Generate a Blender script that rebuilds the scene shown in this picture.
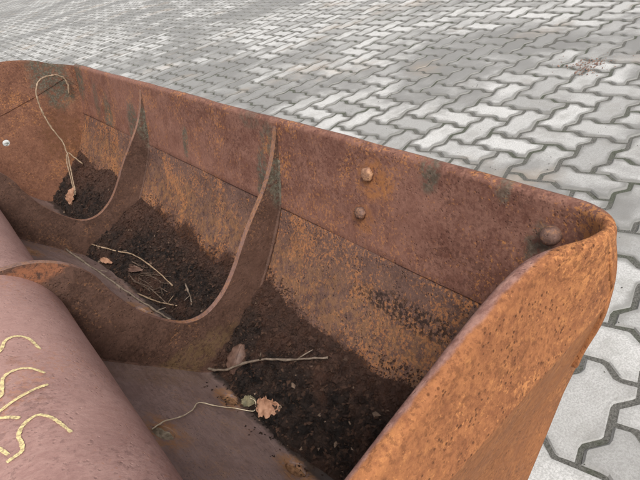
import bpy, bmesh, math, random
import numpy as np
from mathutils import Vector, Matrix, noise
from mathutils.geometry import delaunay_2d_cdt

for o in list(bpy.data.objects):
    bpy.data.objects.remove(o)
sc = bpy.context.scene
C = sc.collection
R = math.radians

# ---------------------------------------------------------------- camera
# world: x across the bucket (towards the yard), y along it, z up; ground at 0
CAM_H = 0.92
F_PX = 510.0
def cam_axes():
    vx = np.array([-136 - 320.0, 8 - 240.0, F_PX])
    ydir = vx / np.linalg.norm(vx)
    hd = np.array([math.cos(R(15)), -math.sin(R(15)), 0])
    dn = np.cross(ydir, hd); dn /= np.linalg.norm(dn)
    if dn[1] < 0: dn = -dn
    xdir = np.cross(dn, ydir)
    if xdir[0] < 0: xdir = -xdir
    return xdir, ydir, -dn
AX, AY, AZ = cam_axes()
right = Vector((AX[0], AY[0], AZ[0]))
up = -Vector((AX[1], AY[1], AZ[1]))
back = -Vector((AX[2], AY[2], AZ[2]))
cam_d = bpy.data.cameras.new('camera')
cam = bpy.data.objects.new('camera', cam_d)
C.objects.link(cam)
m = Matrix((right, up, back)).transposed().to_4x4()
m.translation = Vector((0, 0, CAM_H))
cam.matrix_world = m
cam_d.sensor_width = 36.0
cam_d.lens = 36.0 * F_PX / 640.0
cam_d.clip_start = 0.02
cam_d.clip_end = 2000
sc.camera = cam
sc.render.resolution_x, sc.render.resolution_y = 1024, 768

# ---------------------------------------------------------------- sky, sun, exposure
SUN_AZ, SUN_EL = -112.0, 52.0     # degrees: direction towards the sun, counter-clockwise from +x
w = bpy.data.worlds.new('World'); sc.world = w; w.use_nodes = True
wn = w.node_tree; wn.nodes.clear()
sky = wn.nodes.new('ShaderNodeTexSky'); sky.sky_type = 'NISHITA'; sky.sun_disc = False
sky.sun_elevation = R(SUN_EL); sky.sun_rotation = R(90 - SUN_AZ)
sky.dust_density = 4.0; sky.air_density = 1.0; sky.ozone_density = 1.0
hs = wn.nodes.new('ShaderNodeHueSaturation'); hs.inputs['Saturation'].default_value = 0.22
bg = wn.nodes.new('ShaderNodeBackground'); bg.inputs['Strength'].default_value = 0.10
wo = wn.nodes.new('ShaderNodeOutputWorld')
wn.links.new(sky.outputs[0], hs.inputs['Color'])
wn.links.new(hs.outputs[0], bg.inputs[0]); wn.links.new(bg.outputs[0], wo.inputs[0])
sd = bpy.data.lights.new('sun', 'SUN'); sd.energy = 1.5; sd.angle = R(24); sd.color = (1, 0.965, 0.92)
sun = bpy.data.objects.new('sun', sd); C.objects.link(sun)
sv = Vector((math.cos(R(SUN_EL)) * math.cos(R(SUN_AZ)), math.cos(R(SUN_EL)) * math.sin(R(SUN_AZ)), math.sin(R(SUN_EL))))
sun.rotation_euler = sv.to_track_quat('Z', 'Y').to_euler()
sun.location = sv * 20
sc.view_settings.view_transform = 'Standard'
sc.view_settings.look = 'None'
sc.view_settings.gamma = 1.0
sc.view_settings.exposure = 0.82
sc.render.engine = 'CYCLES'

# ---------------------------------------------------------------- helpers
def tag(o, label=None, cat=None, group=None, kind=None):
    if label: o['label'] = label
    if cat: o['category'] = cat
    if group: o['group'] = group
    if kind: o['kind'] = kind
    return o

def obj(name, mesh, mat=None, parent=None, smooth=False):
    if isinstance(mesh, bmesh.types.BMesh):
        bmesh.ops.recalc_face_normals(mesh, faces=mesh.faces)
        me = bpy.data.meshes.new(name); mesh.to_mesh(me); mesh.free()
    else:
        me = mesh
    if smooth:
        for p in me.polygons: p.use_smooth = True
    if mat and not me.materials: me.materials.append(mat)
    o = bpy.data.objects.new(name, me); C.objects.link(o)
    if parent: o.parent = parent
    return o

def empty(name, loc=(0, 0, 0)):
    o = bpy.data.objects.new(name, None); o.location = loc; o.empty_display_size = .1
    C.objects.link(o); return o

def bevel(o, wd, seg=3, ang=35):
    md = o.modifiers.new('bevel', 'BEVEL'); md.width = wd; md.segments = seg
    md.limit_method = 'ANGLE'; md.angle_limit = R(ang); md.harden_normals = False
    return o

def catmull(pts, n=8):
    P = [np.array(p, float) for p in pts]
    P = [2 * P[0] - P[1]] + P + [2 * P[-1] - P[-2]]
    out = []
    for i in range(1, len(P) - 2):
        for k in range(n):
            t = k / n
            a, b, c, d = P[i - 1], P[i], P[i + 1], P[i + 2]
            out.append(.5 * ((2 * b) + (-a + c) * t + (2 * a - 5 * b + 4 * c - d) * t * t + (-a + 3 * b - 3 * c + d) * t ** 3))
    out.append(P[-2])
    return out

def grid_faces(bm, rows, closed_u=False, closed_v=False):
    V = [[bm.verts.new(p) for p in r] for r in rows]
    nr, nc = len(V), len(V[0])
    for i in range(nr if closed_v else nr - 1):
        for j in range(nc if closed_u else nc - 1):
            a, b = V[i][j], V[i][(j + 1) % nc]
            c, d = V[(i + 1) % nr][(j + 1) % nc], V[(i + 1) % nr][j]
            bm.faces.new((a, b, c, d))
    return V

def tube_mesh(pts, rad, seg=8, bm=None, jitter=0.0, seed=0):
    bm = bm or bmesh.new()
    rnd = random.Random(seed)
    P = [Vector(p) for p in pts]; n = len(P)
    if not hasattr(rad, '__len__'): rad = [rad] * n
    rows = []; nrm = None
    for i in range(n):
        t = (P[min(i + 1, n - 1)] - P[max(i - 1, 0)]).normalized()
        if nrm is None:
            nrm = t.orthogonal().normalized()
        else:
            nrm = (nrm - t * nrm.dot(t)).normalized()
        b = t.cross(nrm)
        rows.append([P[i] + (nrm * math.cos(2 * math.pi * k / seg) + b * math.sin(2 * math.pi * k / seg)) * rad[i] * (1 + jitter * rnd.uniform(-1, 1)) for k in range(seg)])
    V = grid_faces(bm, rows, closed_u=True)
    bm.faces.new(V[0]); bm.faces.new(V[-1])
    return bm

# ---------------------------------------------------------------- node helpers
class NT:
    def __init__(s, name):
        s.m = bpy.data.materials.new(name); s.m.use_nodes = True
        s.t = s.m.node_tree; s.t.nodes.clear()
        s.out = s.t.nodes.new('ShaderNodeOutputMaterial')
        s.b = s.t.nodes.new('ShaderNodeBsdfPrincipled')
        s.t.links.new(s.b.outputs[0], s.out.inputs[0])
        s.pos = s.t.nodes.new('ShaderNodeNewGeometry').outputs['Position']
        tc = s.t.nodes.new('ShaderNodeTexCoord'); s.oc = tc.outputs['Object']
    def link(s, a, b): s.t.links.new(a, b)
    def val(s, sock, v):
        if isinstance(v, bpy.types.NodeSocket): s.link(v, sock)
        else: sock.default_value = v
    def scale(s, vec, sx, sy, sz):
        n = s.t.nodes.new('ShaderNodeMapping'); n.inputs['Scale'].default_value = (sx, sy, sz); s.link(vec, n.inputs[0]); return n.outputs[0]
    def noise(s, sc, det=6, rough=.6, vec=None, dist=0.0, w=None):
        n = s.t.nodes.new('ShaderNodeTexNoise'); n.inputs['Scale'].default_value = sc
        n.inputs['Detail'].default_value = det; n.inputs['Roughness'].default_value = rough; n.inputs['Distortion'].default_value = dist
        s.link(vec if vec is not None else s.pos, n.inputs['Vector']); return n.outputs['Fac']
    def voro(s, sc, vec=None, feat='F1', rnd=1.0):
        n = s.t.nodes.new('ShaderNodeTexVoronoi'); n.feature = feat; n.inputs['Scale'].default_value = sc
        n.inputs['Randomness'].default_value = rnd
        s.link(vec if vec is not None else s.pos, n.inputs['Vector']); return n
    def ramp(s, fac, lo, hi, a=0.0, b=1.0):
        n = s.t.nodes.new('ShaderNodeMapRange'); n.interpolation_type = 'SMOOTHSTEP'
        s.val(n.inputs[0], fac)
        n.inputs[1].default_value = lo; n.inputs[2].default_value = hi; n.inputs[3].default_value = a; n.inputs[4].default_value = b
        return n.outputs[0]
    def math(s, op, a, b=0.0, c=0.0):
        n = s.t.nodes.new('ShaderNodeMath'); n.operation = op
        s.val(n.inputs[0], a); s.val(n.inputs[1], b); s.val(n.inputs[2], c); return n.outputs[0]
    def mix(s, fac, a, b, blend='MIX'):
        n = s.t.nodes.new('ShaderNodeMix'); n.data_type = 'RGBA'; n.blend_type = blend
        s.val(n.inputs[0], fac)
        for i, v in ((6, a), (7, b)):
            if isinstance(v, bpy.types.NodeSocket): s.link(v, n.inputs[i])
            else: n.inputs[i].default_value = (*v, 1)
        return n.outputs[2]
    def sep(s, vec):
        n = s.t.nodes.new('ShaderNodeSeparateXYZ'); s.link(vec, n.inputs[0]); return n.outputs
    def patch(s, c, r, nz, amount=.9):
        a = s.t.nodes.new('ShaderNodeVectorMath'); a.operation = 'SUBTRACT'; s.link(s.pos, a.inputs[0]); a.inputs[1].default_value = c
        d = s.t.nodes.new('ShaderNodeVectorMath'); d.operation = 'DIVIDE'; s.link(a.outputs[0], d.inputs[0]); d.inputs[1].default_value = r
        l = s.t.nodes.new('ShaderNodeVectorMath'); l.operation = 'LENGTH'; s.link(d.outputs[0], l.inputs[0])
        v = s.math('MULTIPLY_ADD', nz, 1.6, l.outputs['Value'])
        return s.math('MULTIPLY', s.ramp(v, 1.45, 2.0, 1, 0), amount)
    def bump(s, h, strength, dist, prev=None):
        n = s.t.nodes.new('ShaderNodeBump'); n.inputs['Strength'].default_value = strength; n.inputs['Distance'].default_value = dist
        s.link(h, n.inputs['Height'])
        if prev is not None: s.link(prev, n.inputs['Normal'])
        return n.outputs[0]
    def done(s, col, rough, nrm=None, spec=.4):
        s.val(s.b.inputs['Base Color'], col if isinstance(col, bpy.types.NodeSocket) else (*col, 1))
        s.val(s.b.inputs['Roughness'], rough)
        s.b.inputs['Specular IOR Level'].default_value = spec
        if nrm is not None: s.link(nrm, s.b.inputs['Normal'])
        return s.m

OLIVE = (.075, .072, .052)
def rust(name, dark, mid, bright, bright_lo=.52, bright_hi=.64, streak=None, patches=(), extra=None, rough=(.55, .8), pit=.5, spec=.24, pitscale=170, bumpd=.0016, fleck=0.0):
    s = NT(name)
    vec = s.scale(s.pos, *streak) if streak else s.pos
    big = s.noise(5.5, 5, .6)
    medn = s.noise(26, 8, .68, dist=.4)
    fine = s.noise(150, 6, .7, vec=vec)
    col = s.mix(s.ramp(s.math('MULTIPLY_ADD', fine, .55, s.math('MULTIPLY', medn, .45)), .38, .62), dark, mid)
    ob = s.math('ADD', s.math('MULTIPLY', s.noise(60, 10, .78), .7), s.math('MULTIPLY', big, .3))
    col = s.mix(s.ramp(ob, bright_lo, bright_hi), col, bright)
    reg = s.noise(7.5, 6, .7, dist=.6)
    fl = s.noise(170, 6, .72)
    fk = s.math('MULTIPLY', s.ramp(s.math('MULTIPLY_ADD', reg, .75, fl), .895 + fleck, .955 + fleck), .85)
    col = s.mix(fk, col, tuple(min(1, c * 1.12) for c in bright))
    dk = s.ramp(s.math('MULTIPLY_ADD', s.noise(9, 5, .65), -.4, s.noise(130, 6, .7)), .34, .40)
    col = s.mix(s.math('MULTIPLY', dk, .5), col, tuple(c * .55 for c in dark))
    col = s.mix(s.ramp(s.noise(2.2, 4, .55), .42, .62, 0, .30), col, tuple(c * 1.25 for c in mid))
    # scale-like darker blotches
    col = s.mix(s.math('MULTIPLY', s.ramp(s.noise(11, 7, .7), .52, .7), .55), col, dark)
    # pits
    vo = s.voro(pitscale)
    sel = s.noise(38, 3, .5)
    pm = s.math('MULTIPLY', s.ramp(vo.outputs['Distance'], .12, .34, 1, 0), s.ramp(sel, .46, .58))
    col = s.mix(s.math('MULTIPLY', pm, pit), col, tuple(c * .35 for c in dark))
    pn = s.noise(30, 9, .75)
    pbreak = s.ramp(s.noise(75, 8, .75), .40, .54)
    for (c, r, colr, am) in patches:
        col = s.mix(s.math('MULTIPLY', s.patch(c, r, pn, am), pbreak), col, s.mix(s.ramp(s.noise(140, 5, .7), .45, .6), colr, tuple(q * 1.6 + .02 for q in colr)) if colr == OLIVE else colr)
    h = s.math('SUBTRACT', s.math('ADD', fine, s.math('MULTIPLY', s.noise(60, 8, .7), .8)), s.math('MULTIPLY', pm, .6))
    rg = s.ramp(medn, .35, .65, rough[0], rough[1])
    nrm = s.bump(h, .75, bumpd)
    if extra: col, rg = extra(s, col, rg)
    return s.done(col, rg, nrm, spec)

# ---------------------------------------------------------------- bucket section (x, z), inside surface
WALL = catmull([(.5255, .5365), (.515, .49), (.497, .43), (.474, .357), (.42, .27), (.365, .199), (.31, .132), (.264, .089), (.22, .068), (.174, .076), (.12, .134), (.06, .202), (0, .272), (-.045, .324)], 4)
def sec_x(z, side='wall'):
    pts = WALL if side == 'wall' else WALL[::-1]
    for a, b in zip(pts, pts[1:]):
        if (a[1] - z) * (b[1] - z) <= 0 and a[1] != b[1]:
            return a[0] + (b[0] - a[0]) * (z - a[1]) / (b[1] - a[1])
    return pts[0][0] if z > .3 else .22
def sec_z(x, side='wall'):
    rng = [p for p in WALL if True]
    best = None
    for a, b in zip(rng, rng[1:]):
        if (a[0] - x) * (b[0] - x) <= 0 and a[0] != b[0]:
            z = a[1] + (b[1] - a[1]) * (x - a[0]) / (b[0] - a[0])
            best = z
    return best if best is not None else .3
SEAM_Z = .357
Y0, Y1 = .222, 2.35            # inside faces of the end plates
RIBS = (.90, 1.645)
TUBE_C, TUBE_R = (-.14, .415), .14

# ---------------------------------------------------------------- materials
def wall_extra(s, col, rg):
    # ochre bloom of lighter rust low on the plate and a damp brown line over the dirt
    z = s.sep(s.pos)[2]
    n1 = s.noise(9, 6, .65); n2 = s.noise(45, 9, .75)
    zz = s.math('MULTIPLY_ADD', n1, .16, z)
    band = s.math('MULTIPLY', s.ramp(zz, .27, .31), s.ramp(zz, .34, .42, 1, 0))
    och = s.math('MULTIPLY', band, s.ramp(n2, .44, .56))
    col = s.mix(s.math('MULTIPLY', och, .38), col, (.33, .165, .07))
    damp = s.ramp(zz, .262, .292, 1, 0)
    col = s.mix(s.math('MULTIPLY', damp, .85), col, (.045, .022, .014))
    # flaked black scale
    fl = s.math('MULTIPLY', s.patch((.435, .49, .292), (.09, .13, .022), s.noise(40, 9, .8), .9), s.ramp(s.noise(115, 7, .75), .47, .54))
    col = s.mix(fl, col, (.03, .018, .014))
    rg = s.mix(damp, rg, (.38, .38, .38))
    return col, rg

blade_patches = [((.51, .60, .485), (.03, .045, .04), (.34, .14, .05), .75), ((.49, .625, .41), (.03, .03, .03), (.30, .125, .05), .6), ((.49, .955, .40), (.05, .028, .085), OLIVE, .85), ((.51, .93, .50), (.05, .03, .04), OLIVE, .6), ((.50, 1.36, .415), (.05, .018, .05), OLIVE, .85),
                 ((.49, 1.76, .39), (.06, .05, .10), OLIVE, .85), ((.48, 2.02, .385), (.06, .05, .09), OLIVE, .8), ((.52, 2.32, .50), (.08, .06, .09), OLIVE, .9),
                 ((.525, .482, .525), (.03, .022, .03), OLIVE, .75), ((.525, .352, .535), (.03, .012, .025), OLIVE, .6),
                 ((.50, 2.14, .43), (.05, .03, .08), OLIVE, .6), ((.525, 1.0, .53), (.03, .05, .02), OLIVE, .4), ((.51, .29, .47), (.04, .02, .04), OLIVE, .7)]
M_blade = rust('rust_blade', (.138, .060, .043), (.245, .122, .088), (.37, .16, .06), .575, .62, patches=blade_patches, rough=(.5, .78), pit=.4, fleck=.05, bumpd=.0011)
M_shell = rust('rust_shell_wall', (.080, .045, .037), (.150, .084, .064), (.37, .152, .056), .545, .60, extra=wall_extra, pit=.8, fleck=.012, rough=(.55, .85), bumpd=.0024)
def floor_extra(s, col, rg):
    x = s.sep(s.pos)[0]
    k = s.ramp(s.math('MULTIPLY_ADD', s.noise(20, 6, .7), .05, x), .190, .206)
    col = s.mix(s.math('MULTIPLY', k, .9), col, (.022, .016, .013))
    return col, rg
M_floor = rust('rust_floor', (.145, .096, .086), (.225, .156, .140), (.22, .13, .08), .62, .74, streak=(1, .25, 1), rough=(.42, .62), pit=.25, spec=.5, bumpd=.0009, extra=floor_extra, fleck=.05,
               patches=[((.03, .86, .23), (.2, .05, .2), (.16, .10, .06), .35)] + [((hx, hy, hz), (.042, .048, .042), (.30, .15, .065), .8) for hx, hy, hz in ((.161, .542, .087), (.161, .776, .087), (.146, 1.222, .103), (.017, .655, .252), (.002, 1.525, .27))])
M_rib = rust('rust_rib', (.060, .033, .024), (.118, .064, .046), (.20, .10, .052), .62, .72, rough=(.5, .75), pit=.35, bumpd=.0014, fleck=.10,
             patches=[((.49, .9, .41), (.035, .03, .07), OLIVE, .8), ((.49, 1.645, .42), (.035, .03, .08), OLIVE, .8), ((.0, .9, .50), (.12, .03, .025), (.30, .12, .06), .8), ((.13, .9, .14), (.16, .03, .04), (.17, .11, .05), .45)])
def end_extra(s, col, rg):
    x, y, z = s.sep(s.pos)
    k = s.ramp(s.math('MULTIPLY_ADD', s.noise(30, 6, .7), .012, y), .2165, .2215)
    k = s.math('MULTIPLY', k, s.math('MULTIPLY', s.ramp(x, .40, .47, 1, .15), s.ramp(z, .46, .48)))
    col = s.mix(s.math('MULTIPLY', k, .9), col, s.mix(s.ramp(s.noise(70, 6, .7), .4, .6), (.20, .10, .085), (.34, .19, .155)))
    col = s.mix(s.math('MULTIPLY', s.ramp(z, .447, .457, 1, 0), .35), col, (.27, .115, .045))  # shade of the down-facing lower panel, painted into the rust colour
    return col, rg
M_end = rust('rust_end_plate', (.215, .080, .034), (.36, .145, .058), (.45, .19, .07), .50, .62, rough=(.62, .85), pit=.7, pitscale=165, spec=.22, bumpd=.0026, fleck=.06, extra=end_extra)
M_far = rust('rust_far_end', (.115, .05, .032), (.23, .108, .066), (.34, .15, .06), .58, .66, rough=(.55, .8), pit=.35, fleck=.05,
             patches=[((.42, 2.35, .53), (.075, .1, .13), OLIVE, .9), ((.36, 2.35, .30), (.09, .1, .12), (.11, .05, .022), .6)])
def tube_extra(s, col, rg):
    col = s.mix(s.ramp(s.noise(5, 6, .65, dist=.5), .50, .68, 0, .22), col, (.23, .125, .10))
    col = s.mix(s.ramp(s.noise(16, 8, .75), .60, .66, 0, .4), col, (.24, .105, .06))
    st = s.noise(1, 7, .7, vec=s.scale(s.pos, 40, 210, 40))
    col = s.mix(s.math('MULTIPLY', s.ramp(st, .52, .66), .28), col, (.45, .29, .245))
    st2 = s.noise(1, 5, .7, vec=s.scale(s.pos, 45, 130, 45))
    col = s.mix(s.math('MULTIPLY', s.ramp(st2, .55, .70), .22), col, (.22, .11, .085))
    return col, rg
M_tube = rust('rust_tube', (.31, .172, .148), (.40, .238, .203), (.33, .16, .105), .62, .74, streak=(.8, 1.3, .8), rough=(.5, .68), pit=.15, spec=.4, bumpd=.0009, extra=tube_extra, fleck=.08)
M_rib_edge = rust('rust_rib_edge', (.13, .07, .052), (.235, .138, .112), (.25, .12, .06), .58, .7, rough=(.42, .65), pit=.3, bumpd=.001)
M_weld = rust('rust_weld', (.10, .05, .035), (.19, .095, .06), (.30, .14, .06), .5, .65, rough=(.5, .75))
M_bolt = rust('rust_bolt', (.10, .058, .046), (.18, .105, .082), (.25, .13, .075), .5, .66, rough=(.5, .75), pit=.2)
M_boltl = rust('rust_bolt_pale', (.24, .125, .08), (.36, .20, .13), (.40, .22, .12), .5, .66, rough=(.5, .75), pit=.2)

s = NT('chalk')
ch = s.ramp(s.noise(1, 4, .7, vec=s.scale(s.pos, 210, 230, 210)), .32, .60, .22, .95)
s.done(s.mix(s.noise(300, 3), (.74, .60, .26), (.82, .70, .38)), .9)
tr = s.t.nodes.new('ShaderNodeBsdfTransparent'); mx = s.t.nodes.new('ShaderNodeMixShader')
s.link(ch, mx.inputs[0]); s.link(tr.outputs[0], mx.inputs[1]); s.link(s.b.outputs[0], mx.inputs[2]); s.link(mx.outputs[0], s.out.inputs[0])
M_chalk = s.m

s = NT('dirt')
isl = s.t.nodes.new('ShaderNodeNewGeometry').outputs['Random Per Island']
c = s.mix(s.ramp(s.noise(30, 8, .7), .38, .62), (.007, .0045, .0037), (.030, .0165, .0115))
c = s.mix(s.math('MULTIPLY', s.ramp(s.noise(8, 5, .6), .50, .66), .7), c, (.065, .029, .018))
c = s.mix(s.ramp(isl, .55, .98, 0, .8), c, (.095, .050, .032))
c = s.mix(s.ramp(isl, .988, .99, 0, .7), c, (.30, .21, .15))
zz = s.math('MULTIPLY_ADD', s.noise(14, 6, .7), .10, s.sep(s.pos)[2])
c = s.mix(s.ramp(zz, .195, .25, 0, .65), c, (.080, .038, .025))
M_dirt = s.done(c, s.ramp(s.noise(60, 5), .4, .6, .28, .8), s.bump(s.noise(190, 9, .8), 1.0, .005), .35)

def simple(name, a, b, sc_, rough, bumpd=.0005, spec=.3, streak=None):
    s = NT(name); v = s.scale(s.oc, *streak) if streak else s.oc
    n = s.noise(sc_, 6, .65, vec=v)
    return s.done(s.mix(s.ramp(n, .35, .65), a, b), rough, s.bump(n, .5, bumpd), spec)
M_straw = simple('dry_stem', (.20, .135, .085), (.36, .26, .175), 90, .6)
M_straw2 = simple('pale_stem', (.42, .34, .23), (.60, .51, .38), 90, .55)
M_twig = simple('twig_bark', (.055, .036, .026), (.13, .09, .066), 120, .7)
M_twig2 = simple('grey_twig', (.11, .082, .06), (.22, .17, .13), 120, .65)
M_leaf1 = simple('leaf_dark', (.075, .040, .030), (.155, .092, .068), 60, .55, .001)
M_leaf2 = simple('leaf_tan', (.25, .125, .075), (.40, .225, .145), 60, .6, .001)
M_leaf3 = simple('leaf_green', (.10, .09, .055), (.20, .17, .10), 60, .6, .001)
M_crust = simple('hole_rust', (.13, .065, .03), (.27, .145, .075), 120, .8, .002)
M_hole_ground = simple('hole_ground_tone', (.16, .125, .085), (.34, .28, .20), 120, .85, .002)
M_pebble = simple('pebble', (.15, .09, .07), (.32, .21, .16), 40, .8, .001)

# pavers
s = NT('concrete_paver')
oi = s.t.nodes.new('ShaderNodeObjectInfo').outputs['Random']
isl = s.t.nodes.new('ShaderNodeNewGeometry').outputs['Random Per Island']
rnd = s.math('FRACT', s.math('ADD', oi, s.math('MULTIPLY', isl, 7.31)))
at = s.t.nodes.new('ShaderNodeAttribute'); at.attribute_name = 'edge'
gr = s.noise(260, 5, .85)
c = s.mix(s.ramp(rnd, .0, .85), (.37, .362, .348), (.63, .618, .598))
c = s.mix(s.math('MULTIPLY', s.ramp(gr, .42, .58, 1, 0), .5), c, (.20, .195, .18))
blot = s.noise(7, 7, .68)
c = s.mix(s.math('MULTIPLY', s.ramp(blot, .47, .66), .5), c, (.27, .258, .235))
# road film: broad damp or dirty areas, and grime creeping in from the joints
film = s.math('ADD', s.math('MULTIPLY', s.noise(.9, 4, .55), .65), s.math('MULTIPLY', s.noise(3.2, 6, .65), .35))
sx, sy, sz = s.sep(s.pos)
near = s.math('ADD', s.ramp(sx, .55, 1.15, .75, 0), 0.0)
fm = s.ramp(s.math('SUBTRACT', film, s.math('MULTIPLY', near, .2)), .465, .56)
c = s.mix(s.math('MULTIPLY', fm, .76), c, (.19, .182, .170))
ed = s.math('MULTIPLY', s.ramp(s.math('MULTIPLY_ADD', s.math('SUBTRACT', s.noise(26, 7, .7), .5), 1.3, at.outputs['Fac']), .04, .86), s.ramp(near, 0, .5, .9, .3))
c = s.mix(ed, c, (.20, .195, .18))
warm = s.math('MULTIPLY', s.ramp(s.noise(1.7, 5, .6), .56, .70), .42)
c = s.mix(warm, c, (.36, .28, .21))
rg = s.math('SUBTRACT', .80, s.math('MULTIPLY', fm, .26))
M_paver = s.done(c, rg, s.bump(s.math('ADD', gr, s.math('MULTIPLY', s.noise(60, 6, .7), 1.2)), .5, .0024), .5)

s = NT('joint_grit')
c = s.mix(s.ramp(s.noise(240, 5, .8), .35, .65), (.07, .067, .058), (.20, .192, .175))
c = s.mix(s.math('MULTIPLY', s.ramp(s.noise(6, 5), .5, .62), .5), c, (.06, .075, .04))
M_grit = s.done(c, .9, s.bump(s.noise(260, 6, .8), .8, .004), .25)

# ---------------------------------------------------------------- ground and pavers
bm = bmesh.new()
grid_faces(bm, [[(x, y, -.0038) for x in (-600, -40, 0, 40, 600)] for y in (-600, -40, 0, 40, 600)])
ground = obj('ground', bm, M_grit); tag(ground, kind='structure')

MOD = .1155
ORG = Vector((.649, .219)); ROT = R(-1.0)
def edge_f(t): return float(np.interp(t, [0, .2, .36, .66, .8, 1], [0, .085, .1, -.1, -.085, 0]))
def paver_outline(ts=(0, .34, .66), gap=.0046, jit=0.0, seed=0):
    rd = random.Random(seed); P = []; B = []
    for (x, y, dx, dy) in ((0, 0, 1, 0), (1, 0, 1, 0), (2, 0, 0, 1), (2, 1, -1, 0), (1, 1, -1, 0), (0, 1, 0, -1)):
        for t in ts:
            o = edge_f(t)
            B.append(Vector((x + dx * t - dy * o * .35, y + dy * t + dx * o * .35)) * MOD)
            P.append(Vector((x + dx * t - dy * o, y + dy * t + dx * o)) * MOD)
    def inset(P, d):
        n = len(P); out = []
        for i in range(n):
            a, b, c_ = P[i - 1], P[i], P[(i + 1) % n]
            e1 = (b - a).normalized(); e2 = (c_ - b).normalized()
            n1 = Vector((-e1.y, e1.x)); n2 = Vector((-e2.y, e2.x))
            k = (n1 + n2); k = k / max(.5, k.dot(n1))
            out.append(b + k * d)
        return out
    P0 = inset(P, gap)
    P0 = [p + Vector((rd.uniform(-jit, jit), rd.uniform(-jit, jit))) for p in P0]
    P1 = inset(P0, .0045)
    ctr = Vector((MOD, MOD / 2))
    P2 = [ctr + Vector(((b.x - ctr.x) * (1 - .028 / MOD), (b.y - ctr.y) * (1 - .028 / (MOD / 2)))) for b in B]
    return [[p - ctr for p in q] for q in (P0, P1, P2)]
def paver_geo(seed, low=False):
    P0, P1, P2 = paver_outline(ts=(0, .34, .66) if low else (0, .29, .37, .63, .71), jit=.0016 if low else .0011, seed=seed, gap=.0036 if low else .0046)
    rd = random.Random(seed + 99)
    n = len(P0); V = []; F = []; A = []
    zs = [-.0045 - rd.uniform(0, .001) for _ in range(n)]
    if not low:
        V += [(p.x * 1.004, p.y * 1.004, -.02) for p in P0]; A += [1] * n
    V += [(p.x, p.y, zs[i] if not low else -.0065) for i, p in enumerate(P0)]; A += [1] * n
    V += [(p.x, p.y, 0) for p in P1]; A += [.9] * n
    V += [(p.x, p.y, .0006) for p in P2]; A += [0] * n
    L = 3 if not low else 2
    for r in range(L):
        for i in range(n):
            j = (i + 1) % n
            F.append((r * n + i, r * n + j, (r + 1) * n + j, (r + 1) * n + i))
    F.append(tuple(range(L * n, L * n + n)))
    return V, F, A
def paver_mesh(seed):
    V, F, A = paver_geo(seed)
    me = bpy.data.meshes.new('paver'); me.from_pydata(V, [], F)
    a = me.attributes.new('edge', 'FLOAT', 'POINT'); a.data.foreach_set('value', A)
    me.materials.append(M_paver)
    return me
near_meshes = [paver_mesh(k) for k in range(8)]
low_geo = []
for k in range(6):
    V, F, A = paver_geo(k + 20, True); low_geo.append((np.array(V), F, A))

def to_px(p):
    d = Vector(p) - Vector((0, 0, CAM_H))
    z = -d.dot(back)
    if z < .05: return None
    return 320 + F_PX * d.dot(right) / z, 240 - F_PX * d.dot(up) / z, z
def seen(x, y):
    q = to_px((x, y, 0))
    if q is None or not (-25 < q[0] < 665 and -25 < q[1] < 505): return 0
    if x > .55:
        t = .55 / x; zz = CAM_H * (1 - t); yy = y * t
        if zz < .53 and .25 < yy < 2.4: return 0
    if y > .2:
        t = .2 / y; zz = CAM_H * (1 - t); xx = x * t
        if zz < .52 and xx < .44: return 0
    if x < .55 and y > .25: return 0
    dd = math.sqrt(x * x + y * y + CAM_H ** 2)
    return CAM_H / dd ** 3
ca, sa = math.cos(ROT), math.sin(ROT)
cand = []
for i in range(-26, 62):
    for j in range(-22, 235):
        k = (i + j) % 4
        if k == 0: cx, cy, rt = i + 1, j + .5, 0
        elif k == 2: cx, cy, rt = i + .5, j + 1, 1
        else: continue
        u, v = (cx - 1) * MOD, cy * MOD
        cand.append((ORG.x + u * ca - v * sa, ORG.y + u * sa + v * ca, rt))
scored = sorted(cand, key=lambda c_: -seen(c_[0], c_[1]))
rd = random.Random(5)
for n, (x, y, rt) in enumerate(scored[:300]):
    o = bpy.data.objects.new('paver', near_meshes[rd.randrange(8)]); C.objects.link(o)
    o.parent = ground
    o.location = (x, y, rd.uniform(-.0025, .001))
    o.rotation_euler = (R(rd.gauss(0, .45)), R(rd.gauss(0, .45)), ROT + rt * math.pi / 2 + rd.choice((0, math.pi)) + R(rd.gauss(0, .35)))
VV, FF, AA = [], [], []; base = 0
for (x, y, rt) in scored[300:]:
    V, F, A = low_geo[rd.randrange(6)]
    a = ROT + rt * math.pi / 2 + rd.choice((0, math.pi)) + R(rd.gauss(0, .35)); c_, s_ = math.cos(a), math.sin(a)
    tx, ty = rd.gauss(0, .008), rd.gauss(0, .008)
    W = np.empty_like(V)
    W[:, 0] = V[:, 0] * c_ - V[:, 1] * s_ + x
    W[:, 1] = V[:, 0] * s_ + V[:, 1] * c_ + y
    W[:, 2] = V[:, 2] + tx * V[:, 0] + ty * V[:, 1] + rd.uniform(-.0025, .001)
    VV.append(W); FF += [tuple(q + base for q in f) for f in F]; AA += A; base += len(V)
me = bpy.data.meshes.new('paver_field'); me.from_pydata(np.concatenate(VV).tolist(), [], FF)
a = me.attributes.new('edge', 'FLOAT', 'POINT'); a.data.foreach_set('value', AA)
fld = obj('paver_field', me, M_paver, ground); tag(fld, kind='stuff')

# ---------------------------------------------------------------- the bucket
bucket = empty('excavator_bucket', (0, 0, 0))
tag(bucket, 'large rusty excavator ditching bucket lying open side up on the paving', 'bucket')

def wob(x, y, z, a=.0025, f=5.0):
    return noise.noise(Vector((x * f, y * f, z * f))) * a

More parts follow.
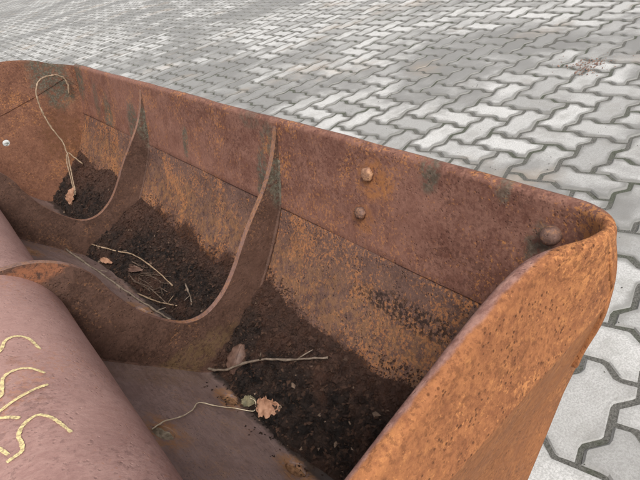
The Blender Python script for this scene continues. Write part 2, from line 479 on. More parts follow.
# lip plate (upper part of the wall), swept round the near corner into the end plate
TH = .022; RIN = .055
lip = [p for p in WALL if p[1] >= SEAM_Z - 1e-6]
lip = catmull([(p[0] - .0028, p[1]) for p in lip[::2]] if len(lip) > 6 else [(p[0] - .0028, p[1]) for p in lip], 3)
def sm(a, b, v):
    q = min(1, max(0, (v - a) / (b - a))); return q * q * (3 - 2 * q)
def ye_corner(z): return .199 - .015 * sm(.355, .44, z) + .004 * sm(.50, .545, z)       # the corner flares outwards towards the rim
YC = .188 + TH + RIN
def rin(z):
    t_ = min(1, max(0, (z - .46) / .075)); return .028 + (RIN - .028) * t_ * t_ * (3 - 2 * t_)
def lip_ring(kind, t):
    """closed section ring at a place on the sweep: rounded rim, inside and outside face"""
    sec = []
    for p in lip: sec.append((0.0, p))
    ring = []
    n = len(lip)
    offs = []
    for p in lip[::-1]: offs.append((0, p[0], p[1]))            # inside, from the seam up to the rim
    rx, rz = lip[0]
    for k in range(1, 6):                                       # rounded rim
        a = math.pi * k / 6
        offs.append((TH / 2 - TH / 2 * math.cos(a), rx, rz + math.sin(a) * TH * .42))
    for p in lip: offs.append((TH, p[0], p[1]))                 # outside
    for (d, px, pz) in offs:
        if kind == 'straight':
            y = t; x = px + d
            x += wob(0, y, pz, .003, 3.0) + wob(3, y, pz, .0012, 11)
            z = pz + (wob(7, y, 0, .004, 2.2) + wob(5, y, 1, .0018, 9)) * max(0, (pz - SEAM_Z) / .19)
        else:
            a = t
            d *= 1 - .36 * math.sin(a) ** 2
            rz_ = rin(pz); rr = rz_ + d
            x = px - rz_ + rr * math.cos(a); y = ye_corner(pz) + TH * (1 - .36 * math.sin(a) ** 2) + rz_ - rr * math.sin(a)
            ramp = math.sin(a) ** 2
            z = pz + .010 * ramp * (pz - SEAM_Z) / .19
            fade = 1 - a / (math.pi / 2)
            x += fade * (wob(0, YC, pz, .003, 3.0) + wob(3, YC, pz, .0012, 11))
            z += fade * (wob(7, YC, 0, .004, 2.2) + wob(5, YC, 1, .0018, 9)) * max(0, (pz - SEAM_Z) / .19)
        ring.append((x, y, z))
    return ring
rows = [lip_ring('straight', Y1 + .012 - (Y1 + .012 - YC) * k / 90) for k in range(91)]
rows += [lip_ring('arc', math.pi / 2 * k / 12) for k in range(1, 13)]
bm = bmesh.new(); V = grid_faces(bm, rows, closed_u=True)
bm.faces.new(V[0]); bm.faces.new(V[-1]).material_index = 1
nin, nring = len(lip), 2 * len(lip) + 5
bm.faces.ensure_lookup_table()
for i in range(len(rows) - 1):
    for j in range(nring):
        arcn = i - 90
        if j >= nin + 3 and j < nring - 1 or (arcn >= 6 and j >= nin - 1): bm.faces[i * nring + j].material_index = 1
lip_o = obj('lip_plate', bm, M_blade, bucket, smooth=True)
lip_o.data.materials.append(M_end)
bevel(lip_o, .002, 2, 50)

# shell: lower wall and floor, with drain holes through the floor
ST = .013
shell_pts = [p for p in WALL if p[1] <= SEAM_Z + .012 or p[0] < .3]
arc = [0.0]
for a, b in zip(shell_pts, shell_pts[1:]): arc.append(arc[-1] + float(np.linalg.norm(b - a)))
split = min(range(len(shell_pts)), key=lambda k: (shell_pts[k][0] - .22) ** 2 + (shell_pts[k][1] - .068) ** 2)
def shell_at(sv):
    x = float(np.interp(sv, arc, [p[0] for p in shell_pts])); z = float(np.interp(sv, arc, [p[1] for p in shell_pts]))
    return x, z
def shell_n(sv):
    a = shell_at(max(0, sv - .004)); b = shell_at(min(arc[-1], sv + .004))
    t = Vector((b[0] - a[0], b[1] - a[1])).normalized()
    return Vector((-t.y, t.x)) if True else None     # towards the outside (checked below)
def s_of_x(x):
    best = min(range(2000), key=lambda k: abs(shell_at(arc[split] + (arc[-1] - arc[split]) * k / 2000)[0] - x))
    return arc[split] + (arc[-1] - arc[split]) * best / 2000
flip = 1
tx = shell_n(arc[split] * .5)
if tx.x < 0: flip = -1
def solid_sheet(s0, s1, ya, yb, ns, ny, holes=(), wobble=.002):
    pts, edges = [], []
    for i in range(ns + 1):
        for j in range(ny + 1):
            pts.append((s0 + (s1 - s0) * i / ns, ya + (yb - ya) * j / ny))
    def inside(p): return any((p[0] - h[0]) ** 2 / h[2] ** 2 + (p[1] - h[1]) ** 2 / h[3] ** 2 < 1.25 for h in holes)
    def border(i, j): return i in (0, ns) or j in (0, ny)
    keep = []
    idx = {}
    for i in range(ns + 1):
        for j in range(ny + 1):
            p = pts[i * (ny + 1) + j]
            if border(i, j) or not inside(p):
                idx[(i, j)] = len(keep); keep.append(p)
    E = []
    for i in range(ns): E += [(idx[(i, 0)], idx[(i + 1, 0)]), (idx[(i, ny)], idx[(i + 1, ny)])]
    for j in range(ny): E += [(idx[(0, j)], idx[(0, j + 1)]), (idx[(ns, j)], idx[(ns, j + 1)])]
    for h in holes:
        b0 = len(keep); N = 20
        hr = random.Random(int(h[1] * 1000))
        for k in range(N):
            a = 2 * math.pi * k / N; q = 1 + hr.uniform(-.05, .05)
            keep.append((h[0] + h[2] * q * math.cos(a), h[1] + h[3] * q * math.sin(a)))
        E += [(b0 + k, b0 + (k + 1) % N) for k in range(N)]
    v2, e2, f2, _, _, _ = delaunay_2d_cdt([Vector(p) for p in keep], E, [], 0, 1e-6)
    F = []
    for f in f2:
        cx = sum(v2[q].x for q in f) / len(f); cy = sum(v2[q].y for q in f) / len(f)
        if any((cx - h[0]) ** 2 / h[2] ** 2 + (cy - h[1]) ** 2 / h[3] ** 2 < .97 for h in holes): continue
        F.append(tuple(f))
    bm = bmesh.new(); lo, hi = [], []
    for v in v2:
        x, z = shell_at(v.x); n = shell_n(v.x) * flip
        wv = wob(x, v.y, z, wobble, 4) + wob(x, v.y, z + 9, wobble * .3, 16)
        lo.append(bm.verts.new((x + n.x * wv, v.y, z + n.y * wv)))
        hi.append(bm.verts.new((x + n.x * ST, v.y, z + n.y * ST)))
    used = {}
    for f in F:
        bm.faces.new([lo[q] for q in f]); bm.faces.new([hi[q] for q in reversed(f)])
        for a, b in zip(f, f[1:] + f[:1]):
            used[(a, b)] = 1
    for (a, b) in used:
        if (b, a) not in used:
            bm.faces.new((lo[b], lo[a], hi[a], hi[b]))
    return bm
bm = solid_sheet(0, arc[split], Y0 + .004, Y1 + .012, 22, 90, wobble=.004)
wall_o = obj('back_wall', bm, M_shell, bucket, smooth=True)
bevel(wall_o, .002, 2, 50)
HOLES = [(.161, .542, .021), (.161, .776, .021), (.146, 1.222, .021), (.017, .655, .020), (.002, 1.525, .021)]
holes = [(s_of_x(x), y, r, r) for (x, y, r) in HOLES]
bm = solid_sheet(arc[split] + .0005, arc[-1], Y0 + .004, Y1 + .012, 20, 110, holes=holes, wobble=.002)
floor_o = obj('floor_plate', bm, M_floor, bucket, smooth=True)
bevel(floor_o, .0022, 2, 50)
# caked rust sitting in three drain holes; the fourth gets an added pale disc for the ground seen through it
for k, (x, y, r) in enumerate(HOLES[:4]):
    sv = s_of_x(x); px, pz = shell_at(sv); n = shell_n(sv) * flip
    tdir = Vector((n.y, 0, -n.x)); N3 = Vector((n.x, 0, n.y))
    bm = bmesh.new(); rows = []
    for q in range(1, 6):
        row = []
        for a in range(14):
            an = 2 * math.pi * a / 14; rr = r * .985 * q / 5
            p = Vector((px, y, pz)) + tdir * rr * math.cos(an) + Vector((0, 1, 0)) * rr * math.sin(an) + N3 * (.0105 + .004 * noise.noise(Vector((an * 2, q * 1.3, k * 5))) - .004 * (q / 5) ** 3)
            row.append(p)
        rows.append(row)
    V = grid_faces(bm, rows, closed_u=True); bm.faces.new(V[0])
    obj('hole_fill', bm, M_crust if k < 3 else M_hole_ground, bucket, smooth=True)

# near end plate: upper band flush with the lip, lower panel set back below a soft fold
RIM_N = catmull([(-.2, .49), (-.05, .50), (.095, .531), (.198, .553), (.317, .575), (.394, .574), (.44, .566), (.49, .5545)], 6)
def rim_near(x): return float(np.interp(x, [p[0] for p in RIM_N], [p[1] for p in RIM_N]))
def yout(z, x=0.0):
    rim_y = .2055 - .0175 * sm(.36, .455, x)
    if z >= .455: return .184 + (rim_y - .184) * min(1, (z - .455) / .115)
    return .184 + .0305 * min(1, (.455 - z) / .14)
def te(x): return .022 - .008 * sm(.36, .46, x)
def end_right(z):
    if z > SEAM_Z + .03: return float(np.interp(z, [p[1] for p in lip[::-1]], [p[0] for p in lip[::-1]])) - rin(z) + .007
    if z > SEAM_Z - .012: return sec_x(SEAM_Z) + .004
    if z < .0681: return .27
    return sec_x(z) + ST * 1.25
def end_left(z):
    if z < .05: return .18
    if z < .318: return sec_x(z, 'floor') - .02 if z > .075 else .12
    return -.17
zl = [.002, .03, .06, .075, .10, .14, .19, .24, .29, .33, .355, .37, .385, .395, .405, .415, .425, .435, .445, .452, .455, .458, .47]
NU = 46
def end_plate_rows():
    rows_o, rows_i = [], []
    for z in zl:
        xr, xl = end_right(z), end_left(z)
        rows_o.append([(xl + (xr - xl) * u / NU, z) for u in range(NU + 1)])
    for wv in (.12, .25, .4, .55, .7, .82, .92, 1.0):
        row = []
        for u in range(NU + 1):
            xg = -.17 + (.47 + .17) * u / NU
            zt = rim_near(xg) - .008; z = .47 + (zt - .47) * wv
            xr = end_right(min(z, .536)); xx = -.17 + (xr + .17) * u / NU
            zt = rim_near(xx) - .009; z = .47 + (zt - .47) * wv
            row.append((xx, z))
        rows_o.append(row)
    return rows_o
rows2 = end_plate_rows()
TE = .022
bm = bmesh.new()
front = [[(x, yout(z, x) + .0009 + wob(x, z, 3, .0010, 9), z) for (x, z) in r] for r in rows2]
top = rows2[-1]
cap = []
for k in range(1, 8):
    a = math.pi * k / 8
    cap.append([(x, yout(z, x) + .0009 + te(x) / 2 - te(x) / 2 * math.cos(a), z + .010 * math.sin(a) + wob(x, 1, 2, .0014, 14)) for (x, z) in top])
backr = [[(x, yout(z, x) + te(x), z) for (x, z) in r] for r in rows2[::-1]]
V = grid_faces(bm, front + cap + backr)
ncol = NU
for col in (0, ncol):
    loop = [r[col] for r in V]
    try: bm.faces.new(loop)
    except ValueError: pass
bm.faces.new(V[0] + V[-1][::-1])
endp = obj('end_plate', bm, M_end, bucket, smooth=True)
endp['label'] = 'orange rusted near end plate with a horizontal fold'
bevel(endp, .003, 2, 60)

# far end plate with its round hole; upper band a little proud of the lower panel
RIM_F = catmull([(-.25, .60), (-.1, .63), (.05, .65), (.15, .653), (.281, .644), (.381, .616), (.44, .583), (.49, .561), (.532, .541)], 5)
outline = [(p[0], p[1]) for p in RIM_F]
outline += [(p[0] + .012, p[1]) for p in WALL[2:] if p[1] < .545 and p[0] > .22] 
outline += [(.33, .075), (.33, .004), (.08, .004), (.08, .15), (-.06, .31), (-.25, .36)]
def flat_plate(outline, y0, y1, holes=()):
    bm = bmesh.new(); pts = list(outline); n = len(pts)
    E = [(k, (k + 1) % n) for k in range(n)]
    for (hx, hz, r) in holes:
        b0 = len(pts); N = 20
        pts += [(hx + r * math.cos(2 * math.pi * k / N), hz + r * math.sin(2 * math.pi * k / N)) for k in range(N)]
        E += [(b0 + k, b0 + (k + 1) % N) for k in range(N)]
    v2, e2, f2, _, _, _ = delaunay_2d_cdt([Vector(p) for p in pts], E, [], 1, 1e-6)
    F = []
    for f in f2:
        cx = sum(v2[q].x for q in f) / len(f); cz = sum(v2[q].y for q in f) / len(f)
        if any((cx - h[0]) ** 2 + (cz - h[1]) ** 2 < (h[2] * .97) ** 2 for h in holes): continue
        F.append(tuple(f))
    lo = [bm.verts.new((v.x, y0, v.y)) for v in v2]; hi = [bm.verts.new((v.x, y1, v.y)) for v in v2]
    used = set()
    for f in F:
        bm.faces.new([lo[q] for q in f]); bm.faces.new([hi[q] for q in reversed(f)])
        for a, b in zip(f, f[1:] + f[:1]): used.add((a, b))
    for (a, b) in used:
        if (b, a) not in used: bm.faces.new((lo[b], lo[a], hi[a], hi[b]))
    return bm
farp = obj('end_plate', flat_plate(outline, Y1, Y1 + .011, [(.152, .365, .0135)]), M_far, bucket)
bevel(farp, .0008, 1, 50)
band = [(p[0], p[1] - .004) for p in RIM_F if p[0] < .505] + [(.505, .46), (.47, .512), (.34, .487), (.20, .468), (-.25, .45)]
bandp = obj('reinforcing_band', flat_plate(band, Y1 - .0022, Y1 + .001), M_far, bucket)
bevel(bandp, .0012, 2, 50)

# ribs
CREST = [(.534, .548), (.520, .530), (.506, .498), (.481, .455), (.446, .412), (.377, .345), (.315, .275), (.270, .238), (.222, .220), (.180, .228), (.143, .262), (.103, .322), (.080, .385), (.068, .435), (.042, .480), (0, .514), (-.045, .530), (-.11, .537)]
def rib_outline():
    cr = catmull(CREST, 5)
    low = [(p[0] + .003, p[1] - .003) for p in WALL if p[1] < .47 or p[0] < .3]
    low = [q for q in low]
    tb = []
    for k in range(0, 9):
        a = R(-40 + (90 - -40) * k / 8)
        tb.append((TUBE_C[0] + (TUBE_R - .004) * math.cos(a), TUBE_C[1] + (TUBE_R - .004) * math.sin(a)))
    # crest runs wall -> tube; then back round the tube and down the shell
    low2 = [q for q in low if q[0] > .0]
    return [tuple(p) for p in cr if p[0] > -.1] + tb[::-1][1:] + low2[::-1]
ro = rib_outline()
for yr in RIBS:
    TR = .014
    bm = flat_plate(ro, yr - TR / 2, yr + TR / 2)
    bmesh.ops.recalc_face_normals(bm, faces=bm.faces)
    for fc in bm.faces: fc.material_index = 1 if abs(fc.normal.y) < .5 else 0
    rib = obj('rib', bm, M_rib, bucket)
    rib.data.materials.append(M_rib_edge)
    bevel(rib, .0042, 3, 50)
    for sgn in (-1, 1):
        path = [(p[0] - .002, yr + sgn * (TR / 2 + .001), p[1] + .001) for p in WALL if (p[1] < .47 or p[0] < .3) and p[0] > -.02]
        pp = catmull(path, 2)
        rr = random.Random(int(yr * 100) + sgn)
        rads = [.0045 * rr.uniform(.8, 1.2) for _ in pp]
        obj('weld_bead', tube_mesh([tuple(q) for q in pp], rads, 8), M_rib, rib, smooth=True)

# tube with chalk writing
bm = bmesh.new(); rows = []
for k in range(121):
    y = Y0 + .004 + (Y1 - Y0 - .006) * k / 120
    row = []
    for q in range(72):
        a = 2 * math.pi * q / 72
        rr = TUBE_R + wob(math.cos(a), y * 3, math.sin(a), .0012, 2)
        row.append((TUBE_C[0] + rr * math.cos(a), y, TUBE_C[1] + rr * math.sin(a)))
    rows.append(row)
V = grid_faces(bm, rows, closed_u=True); bm.faces.new(V[0]); bm.faces.new(V[-1])
tube_o = obj('torque_tube', bm, M_tube, bucket, smooth=True)
bevel(tube_o, .002, 2, 50)
STROKES = [
    [(.640, 74), (.646, 68.3), (.668, 64.6), (.676, 59.5), (.667, 54.1), (.636, 51.1)],
    [(.552, 76), (.557, 73.5), (.585, 71.2), (.595, 66.8), (.594, 60.1), (.578, 54.2)],
    [(.521, 82), (.529, 76.2), (.541, 67.7), (.548, 61.1), (.553, 55.2)],
    [(.521, 81), (.518, 77), (.513, 73.6), (.505, 70.4)],
    [(.487, 84), (.473, 80.1), (.459, 77.9)],
    [(.451, 79.2), (.453, 76.3), (.456, 73.6), (.466, 72.8), (.479, 72.9), (.490, 70.9), (.498, 67.3), (.500, 63.4), (.490, 59.7), (.475, 57.3), (.460, 55.3)]]
for k, st in enumerate(STROKES):
    pts = catmull([(p[0], R(p[1]) * TUBE_R) for p in st], 7); bm = bmesh.new(); rr = random.Random(k); rows = []
    for i, p in enumerate(pts):
        t = pts[min(i + 1, len(pts) - 1)] - pts[max(0, i - 1)]; t /= np.linalg.norm(t)
        nn = np.array([-t[1], t[0]]); wd = .0020 * rr.uniform(.8, 1.2)
        row = []
        for q in (-1, 0, 1):
            u = p + nn * wd * q; a = u[1] / TUBE_R; rad = TUBE_R + .0014
            row.append((TUBE_C[0] + rad * math.cos(a), u[0], TUBE_C[1] + rad * math.sin(a)))
        rows.append(row)
    grid_faces(bm, rows)
    o = obj('chalk_stroke', bm, M_chalk, tube_o)

# bolts through the lip plate
def bolt(pos, nrm, r, h, mat, seed):
    nv = Vector(nrm).normalized(); t = nv.orthogonal().normalized(); b = nv.cross(t); rr = random.Random(seed)
    prof = [(1.0, -.3), (1.02, .25), (1.0, .5), (.88, .78), (.62, .94), (.3, 1.0)]
    bm = bmesh.new(); rows = []
    for (pr_, ph) in prof:
        rows.append([Vector(pos) + nv * h * ph + (t * math.cos(2 * math.pi * k / 18) + b * math.sin(2 * math.pi * k / 18)) * r * pr_ * (1.0 if seed == 3 else .93 / math.cos(((k * 20) % 60 - 30) * math.pi / 180)) * (1 + .07 * noise.noise(Vector((k * .9, ph * 2, seed)))) for k in range(18)])
    V = grid_faces(bm, rows, closed_u=True); bm.faces.new(V[-1]); bm.faces.new(V[0])
    return obj('bolt_head', bm, mat, bucket, smooth=True)
bolt((.510, .615, .497), (-.97, -.1, .26), .0125, .007, M_boltl, 1)
bolt((.489, .628, .424), (-.96, 0, .30), .0115, .009, M_bolt, 2)
bolt((.512, .276, .497), (-.97, .0, .2), .0125, .017, M_bolt, 3)
# wear strip the bucket stands on
bm = bmesh.new()
bmesh.ops.create_cube(bm, size=1, matrix=Matrix.Translation((.225, (Y0 + Y1) / 2, .029)) @ Matrix.Diagonal((.10, Y1 - Y0 - .03, .058, 1)))
bevel(obj('wear_strip', bm, M_rib, bucket), .004)

# ---------------------------------------------------------------- dirt in the three bays
def dirt_height(x, y, floor_edge, wall_z, seed):
    return 0
def dirt_heap(ya, yb, edge_fn, top_fn, seed, crumbs, label):
    rr = random.Random(seed)
    nu, nv = int((yb - ya) / .0055), 40
    surf = []
    for i in range(nu + 1):
        y = ya + (yb - ya) * i / nu; row = []
        xf = edge_fn(y) + .006 * noise.noise(Vector((y * 22, seed, 0)))
        zf = sec_z(xf)
        zt = top_fn(y) + .010 * noise.noise(Vector((y * 11, seed, 3))) + .004 * noise.noise(Vector((y * 60, seed, 3)))
        xt = sec_x(zt)
        for j in range(nv + 1):
            v = j / nv
            x = xf + (xt - xf) * v; z = zf + (zt - zf) * v
            edge = min(1, v * 9) * min(1, (1 - v) * 4)
            hgt = .010 * min(1, v * 9) * (1 - v) - .006 * v * (1 - v)
            q = Vector((x, y, z))
            d = hgt + edge * (.010 * noise.noise(q * 16 + Vector((seed, 0, 0))) + .009 * noise.noise(q * 45) + .0055 * noise.noise(q * 110) + .0026 * noise.noise(q * 230))
            nx, nz = -.55, .83
            xx, zz = x + nx * d, z + nz * d
            if edge > 0: zz = max(zz, sec_z(min(max(xx, .03), .52)) + .003 * edge)
            row.append((xx, y, zz))
        surf.append(row)
    V, F = [], []
    for r in surf: V += r
    nc = nv + 1
    for i in range(nu):
        for j in range(nv):
            F.append((i * nc + j, i * nc + j + 1, (i + 1) * nc + j + 1, (i + 1) * nc + j))
    # body below: closes the heap against the shell
    b0 = len(V)
    for r in surf:
        for p in r:
            xx = min(max(p[0] + .004, .02), .52); V.append((xx, p[1], min(p[2] - .004, sec_z(xx) - .003)))
    for i in range(nu):
        for j in range(nv):
            F.append((b0 + i * nc + j, b0 + (i + 1) * nc + j, b0 + (i + 1) * nc + j + 1, b0 + i * nc + j + 1))
    for i in range(nu):
        for j in (0, nv):
            a, b = i * nc + j, (i + 1) * nc + j
            F.append((a, b, b0 + b, b0 + a) if j == 0 else (b, a, b0 + a, b0 + b))
    for j in range(nv):
        for i in (0, nu):
            a, b = i * nc + j, i * nc + j + 1
            F.append((b, a, b0 + a, b0 + b) if i == 0 else (a, b, b0 + b, b0 + a))
    # crumbs: small angular lumps
    octa = [Vector(p) for p in ((1, 0, 0), (-1, 0, 0), (0, 1, 0), (0, -1, 0), (0, 0, 1), (0, 0, -1))]
    of = [(0, 2, 4), (2, 1, 4), (1, 3, 4), (3, 0, 4), (2, 0, 5), (1, 2, 5), (3, 1, 5), (0, 3, 5)]
    for _ in range(crumbs):
        i = rr.randrange(1, nu); j = rr.randrange(1, nv)
        p = Vector(surf[i][j]); r = .0011 + .0052 * rr.random() ** 3.2
        if rr.random() < .10:                       # dust and crumbs thinning out up the plate
            zq = surf[i][nv][2] + .03 * rr.random() ** 2.5; p = Vector((sec_x(zq) - .0005, surf[i][nv][1], zq)); r *= .30
        elif rr.random() < .02:                     # and a few loose ones down on the floor plate
            xq = max(.03, surf[i][0][0] - .05 * rr.random() ** 2.5); p = Vector((xq, surf[i][0][1], sec_z(xq) + .001)); r *= .4
        rot = Matrix.Rotation(rr.uniform(0, 6.28), 3, 'Z') @ Matrix.Rotation(rr.uniform(0, 6.28), 3, 'X')
        sx = Vector((rr.uniform(.6, 1.5), rr.uniform(.6, 1.2), rr.uniform(.5, 1)))
        b1 = len(V)
        for o_ in octa:
            q = rot @ Vector((o_.x * sx.x, o_.y * sx.y, o_.z * sx.z)) * r * rr.uniform(.75, 1.2)
            V.append(tuple(p + q + Vector((rr.uniform(-.003, .003), rr.uniform(-.003, .003), r * .3))))
        F += [tuple(b1 + q for q in f) for f in of]
    me = bpy.data.meshes.new('dirt'); me.from_pydata([tuple(v) for v in V], [], F)
    o = obj('dirt', me, M_dirt); tag(o, label, 'dirt', kind='stuff')
    return o, surf
def ip(xs, ys): return lambda y: float(np.interp(y, xs, ys))
_, surf1 = dirt_heap(Y0 + .006, RIBS[0] - .009, ip([.2, .49, .61, .77, .9], [.215, .200, .178, .180, .184]), ip([.2, .43, .456, .52, .57, .74, .9], [.20, .20, .200, .185, .203, .192, .215]), 1, 9000, 'dark soil heaped between the orange end plate and the first rib')
_, surf2 = dirt_heap(RIBS[0] + .009, RIBS[1] - .009, ip([.9, 1.14, 1.41, 1.57, 1.64], [.205, .202, .18, .152, .13]), ip([.9, 1.01, 1.1, 1.42, 1.65], [.21, .20, .18, .19, .215]), 2, 7000, 'dark soil with twigs heaped between the two ribs')
_, surf3 = dirt_heap(RIBS[1] + .009, Y1 - .002, ip([1.6, 2.4], [.19, .19]), ip([1.6, 1.95, 2.1, 2.34], [.235, .228, .20, .225]), 3, 3000, 'dark soil in the far bay under the bent stem')
def on_dirt(surf, x, y, lift=0.0):
    best = min((p for r in surf for p in r), key=lambda p: (p[0] - x) ** 2 + (p[1] - y) ** 2)
    return (x, y, best[2] + lift)

# ---------------------------------------------------------------- stems, twigs, leaves
def stem(name, pts, r, mat, label, cat, group=None, n=6, taper=.7, seed=1):
    pp = catmull(pts, n); k = len(pp); rr = random.Random(seed)
    pp = [tuple(np.array(q) + np.array([noise.noise(Vector((i * .9, seed * 3.1, c_ * 7.7))) * r * .8 for c_ in range(3)])) for i, q in enumerate(pp)]
    rads = [r * (1 - (1 - taper) * i / k) * (rr.uniform(.84, 1.12) + (.35 if i % 7 == 3 else 0)) for i in range(k)]
    bm = tube_mesh(pp, rads, 7)
    if name == 'twig':
        for q in range(2 if k > 10 else 1):
            i = rr.randrange(k // 4, k - 3); a_ = Vector(pp[i]); d_ = (Vector(pp[i + 2]) - a_).normalized()
            sd_ = (d_ + Vector((rr.uniform(-1, 1), rr.uniform(-1, 1), rr.uniform(.0, .3))).normalized() * .8).normalized() * rr.uniform(.018, .04)
            tube_mesh([tuple(a_), tuple(a_ + sd_ * .5 + Vector((0, 0, .001))), tuple(a_ + sd_)], [r * .6, r * .5, r * .3], 5, bm=bm)
    o = obj(name, bm, mat, None, smooth=True); tag(o, label, cat, group); return o

def floor_pt(x, y, lift=.003): return (x, y, sec_z(x) + lift)
D1 = lambda x, y, l=.004: on_dirt(surf1, x, y, l)
D2 = lambda x, y, l=.004: on_dirt(surf2, x, y, l)
D3 = lambda x, y, l=.004: on_dirt(surf3, x, y, l)
stem('twig', [floor_pt(.170, .898, .007), D1(.192, .843, .028), D1(.24, .765, .022), D1(.285, .685, .012), D1(.328, .612, .009)], .0029, M_twig2, 'long grey-brown twig lying under the curled leaf on the soil', 'twig')
stem('grass_stem', [floor_pt(.004, .658, .004), floor_pt(.028, .675, .012), floor_pt(.052, .691, .010), floor_pt(.078, .716, .009), floor_pt(.099, .747, .007), floor_pt(.125, .741, .004), floor_pt(.155, .735, .005), D1(.180, .712, .006), D1(.192, .716, .006), D1(.190, .735, .010)], .0013, M_straw2, 'thin pale bent grass stem reaching from the drain hole to the tan leaf', 'stem', n=5)
stem('twig', [floor_pt(.092, 1.632, .006), floor_pt(.125, 1.48, .006), floor_pt(.156, 1.33, .006), floor_pt(.180, 1.21, .006), floor_pt(.192, 1.15, .006)], .0034, M_twig2, 'longest grey twig along the soil edge between the two ribs', 'twig', seed=3)
stem('twig', [D2(.165, 1.632, .006), D2(.205, 1.55, .010), D2(.235, 1.46, .012), D2(.246, 1.33, .008), D2(.25, 1.213, .006)], .0024, M_straw, 'curved straw-coloured twig arching over the soil between the ribs', 'twig', seed=4)
stem('twig', [D2(.272, 1.166, .006), D2(.262, 1.13, .004), D2(.247, 1.096, .002)], .0022, M_twig2, 'short grey twig on soil beside the first rib', 'twig', seed=5)
stem('twig', [D2(.19, 1.40, .006), D2(.205, 1.30, .008), D2(.212, 1.20, .004)], .0024, M_twig, 'dark brown twig lying inside the curved straw twig', 'twig', seed=6)
stem('twig', [D2(.176, 1.34, .008), D2(.20, 1.24, .006), D2(.225, 1.155, .004)], .0022, M_straw, 'thin straw-coloured twig crossing the dark brown twig', 'twig', seed=7)
stem('grass_stem', [(.452, 2.33, .455), (.463, 2.325, .49), (.458, 2.32, .521), (.435, 2.315, .540), (.412, 2.31, .546), (.382, 2.305, .548), (.358, 2.30, .538), (.337, 2.295, .513), (.326, 2.29, .478), (.320, 2.285, .44), (.318, 2.28, .40), (.322, 2.27, .35), (.328, 2.255, .308), (.316, 2.235, .25), (.290, 2.20, .19), (.262, 2.17, .12), D3(.248, 2.15, .004)], .0037, M_straw, 'long pale stem looped high against the far end plate', 'stem', n=5, taper=.75)
stem('grass_stem', [(.352, 2.22, .205), (.338, 2.235, .235), (.325, 2.25, .262), (.305, 2.245, .235), (.285, 2.22, .18), (.262, 2.19, .12), D3(.245, 2.17, .004)], .0027, M_straw, 'shorter kinked stem crossing the looped stem above the soil', 'stem', n=5)

tr_ = random.Random(41)
for q in range(9):
    y0 = tr_.uniform(1.18, 1.50); x0 = .19 + (1.5 - y0) * .06 + tr_.uniform(-.01, .03); L_ = tr_.uniform(.07, .16); an = tr_.uniform(.05, .40)
    pts = [D2(x0 + math.sin(an) * L_ * v_, y0 - math.cos(an) * L_ * v_, .003 + tr_.uniform(0, .006)) for v_ in (0, .35, .7, 1)]
    stem('twig', pts, tr_.uniform(.0010, .0019), M_twig, 'thin dark broken twig tangled on the soil between the two ribs', 'twig', 'thin twigs tangled on the soil of the middle bay', seed=60 + q)

def leaf(name, ctr, nrm, along, L, W, curl, cup, mat, label, jag=.0, seed=0):
    rr = random.Random(seed); nv = Vector(nrm).normalized(); a = Vector(along); a = (a - nv * a.dot(nv)).normalized(); b = nv.cross(a)
    bm = bmesh.new(); rows = []; nL, nW = 18, 10
    for i in range(nL + 1):
        t = i / nL; prof = (math.sin(math.pi * min(1, t * .93 + .04)) ** .7) * (1 - .25 * t)
        je = [1 + jag * rr.uniform(-1, .6), 1 + jag * rr.uniform(-1, .6)]
        row = []
        for j in range(nW + 1):
            v = j / nW * 2 - 1; wd = W / 2 * prof * (je[0] if v < 0 else je[1]) * v
            th = curl * (t - .5)
            la = (math.sin(th) / curl if abs(curl) > .01 else (t - .5)) * L
            lz = ((1 - math.cos(th)) / curl if abs(curl) > .01 else 0) * L
            h = cup * W * (v * v) * prof + lz + .0018 * noise.noise(Vector((t * 5, v * 3, seed)))  + .0022 * math.sin(t * 24 - abs(v) * 5) * (abs(v) ** .7)
            row.append(Vector(ctr) + a * la + b * wd * (1 - .3 * abs(cup)) + nv * h)
        rows.append(row)
    grid_faces(bm, rows)
    o = obj(name, bm, mat, None, smooth=True)
    md = o.modifiers.new('thickness', 'SOLIDIFY'); md.thickness = .0009
    tag(o, label, 'leaf')
    st = tube_mesh([rows[k][nW // 2] + nv * .0006 for k in range(nL + 1)], .0007, 5)
    obj('midrib', st, mat, o, smooth=True)
    return o
leaf('dead_leaf', D1(.220, .825, .020), (-.45, -.55, .7), (.35, -.1, .9), .080, .074, -1.5, -.32, M_leaf1, 'curled dark brown dead leaf in the corner by the rib', .08, 3)
leaf('dead_leaf', D1(.200, .680, .012), (-.6, -.25, .76), (.45, -.85, .1), .058, .050, -.7, .18, M_leaf2, 'flat tan dead leaf with torn edges at the soil edge', .28, 5)
leaf('dead_leaf', D1(.186, .735, .007), (-.4, -.3, .8), (.6, -.6, 0), .034, .030, .8, .2, M_leaf3, 'small olive leaf scrap beside the tan leaf', .2, 8)
leaf('dead_leaf', D3(.240, 2.13, .022), (-.7, -.45, .5), (.2, -.2, 1), .072, .052, -.5, .2, M_leaf2, 'tan dead leaf standing at the foot of the looped stem', .2, 11)
leaf('dead_leaf', D2(.168, 1.548, .010), (-.4, -.3, .8), (.3, -.9, 0), .052, .022, -.5, .25, M_leaf2, 'narrow tan leaf between the twigs near the second rib', .15, 13)
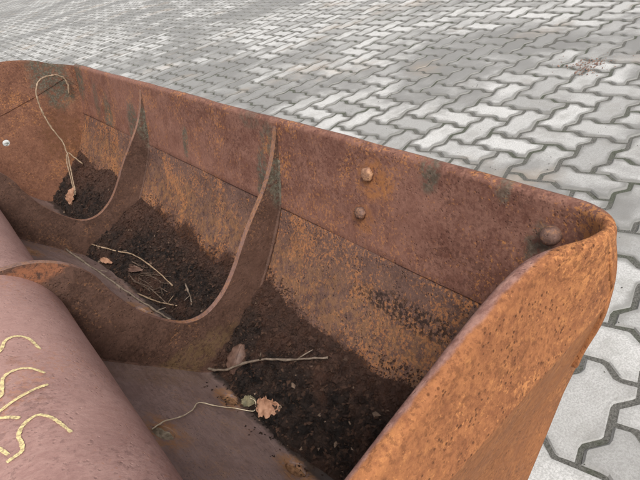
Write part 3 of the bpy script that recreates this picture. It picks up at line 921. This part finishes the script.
leaf('dead_leaf', D2(.212, 1.415, .010), (-.4, -.3, .8), (.5, -.7, 0), .055, .026, -.8, .25, M_leaf1, 'narrow brown leaf under the curved straw twig', .15, 14)

# ---------------------------------------------------------------- litter on the paving
rr = random.Random(77); V, F = [], []
octa = [(1, 0, 0), (-1, 0, 0), (0, 1, 0), (0, -1, 0), (0, 0, 1), (0, 0, -1)]
of = [(0, 2, 4), (2, 1, 4), (1, 3, 4), (3, 0, 4), (2, 0, 5), (1, 2, 5), (3, 1, 5), (0, 3, 5)]
for _ in range(260):
    x = 2.33 + rr.gauss(0, .05) * rr.choice((1, 1, 1.8)); y = 1.12 + rr.gauss(0, .035) * rr.choice((1, 1, 1.8)); r = .001 + .0045 * rr.random() ** 2; b0 = len(V)
    for o_ in octa: V.append((x + o_[0] * r * rr.uniform(.7, 1.4), y + o_[1] * r * rr.uniform(.7, 1.4), r * .45 + .001 + o_[2] * r * rr.uniform(.6, 1)))
    F += [tuple(b0 + q for q in f) for f in of]
me = bpy.data.meshes.new('gravel'); me.from_pydata(V, [], F)
tag(obj('gravel', me, M_pebble), 'small reddish spill of grit on the paving', 'gravel', kind='stuff')
# loose grit in and beside the near joints
V, F = [], []
for _ in range(5000):
    k = rr.randrange(300); px, py, rt = scored[k]
    if px > 2.0: continue
    x = px + rr.uniform(-.12, .12); y = py + rr.uniform(-.12, .12); r = rr.uniform(.0006, .0022); b0 = len(V)
    # keep mostly to the joints
    u = ((x - ORG.x) * ca + (y - ORG.y) * sa) / MOD; v = (-(x - ORG.x) * sa + (y - ORG.y) * ca) / MOD
    if min(abs(u - round(u)), abs(v - round(v))) > .14 and rr.random() < .93: continue
    for o_ in octa: V.append((x + o_[0] * r * rr.uniform(.7, 1.4), y + o_[1] * r * rr.uniform(.7, 1.4), .0012 + o_[2] * r))
    F += [tuple(b0 + q for q in f) for f in of]
me = bpy.data.meshes.new('joint_sand'); me.from_pydata(V, [], F)
sand = obj('joint_sand', me, M_grit, ground); tag(sand, kind='stuff')
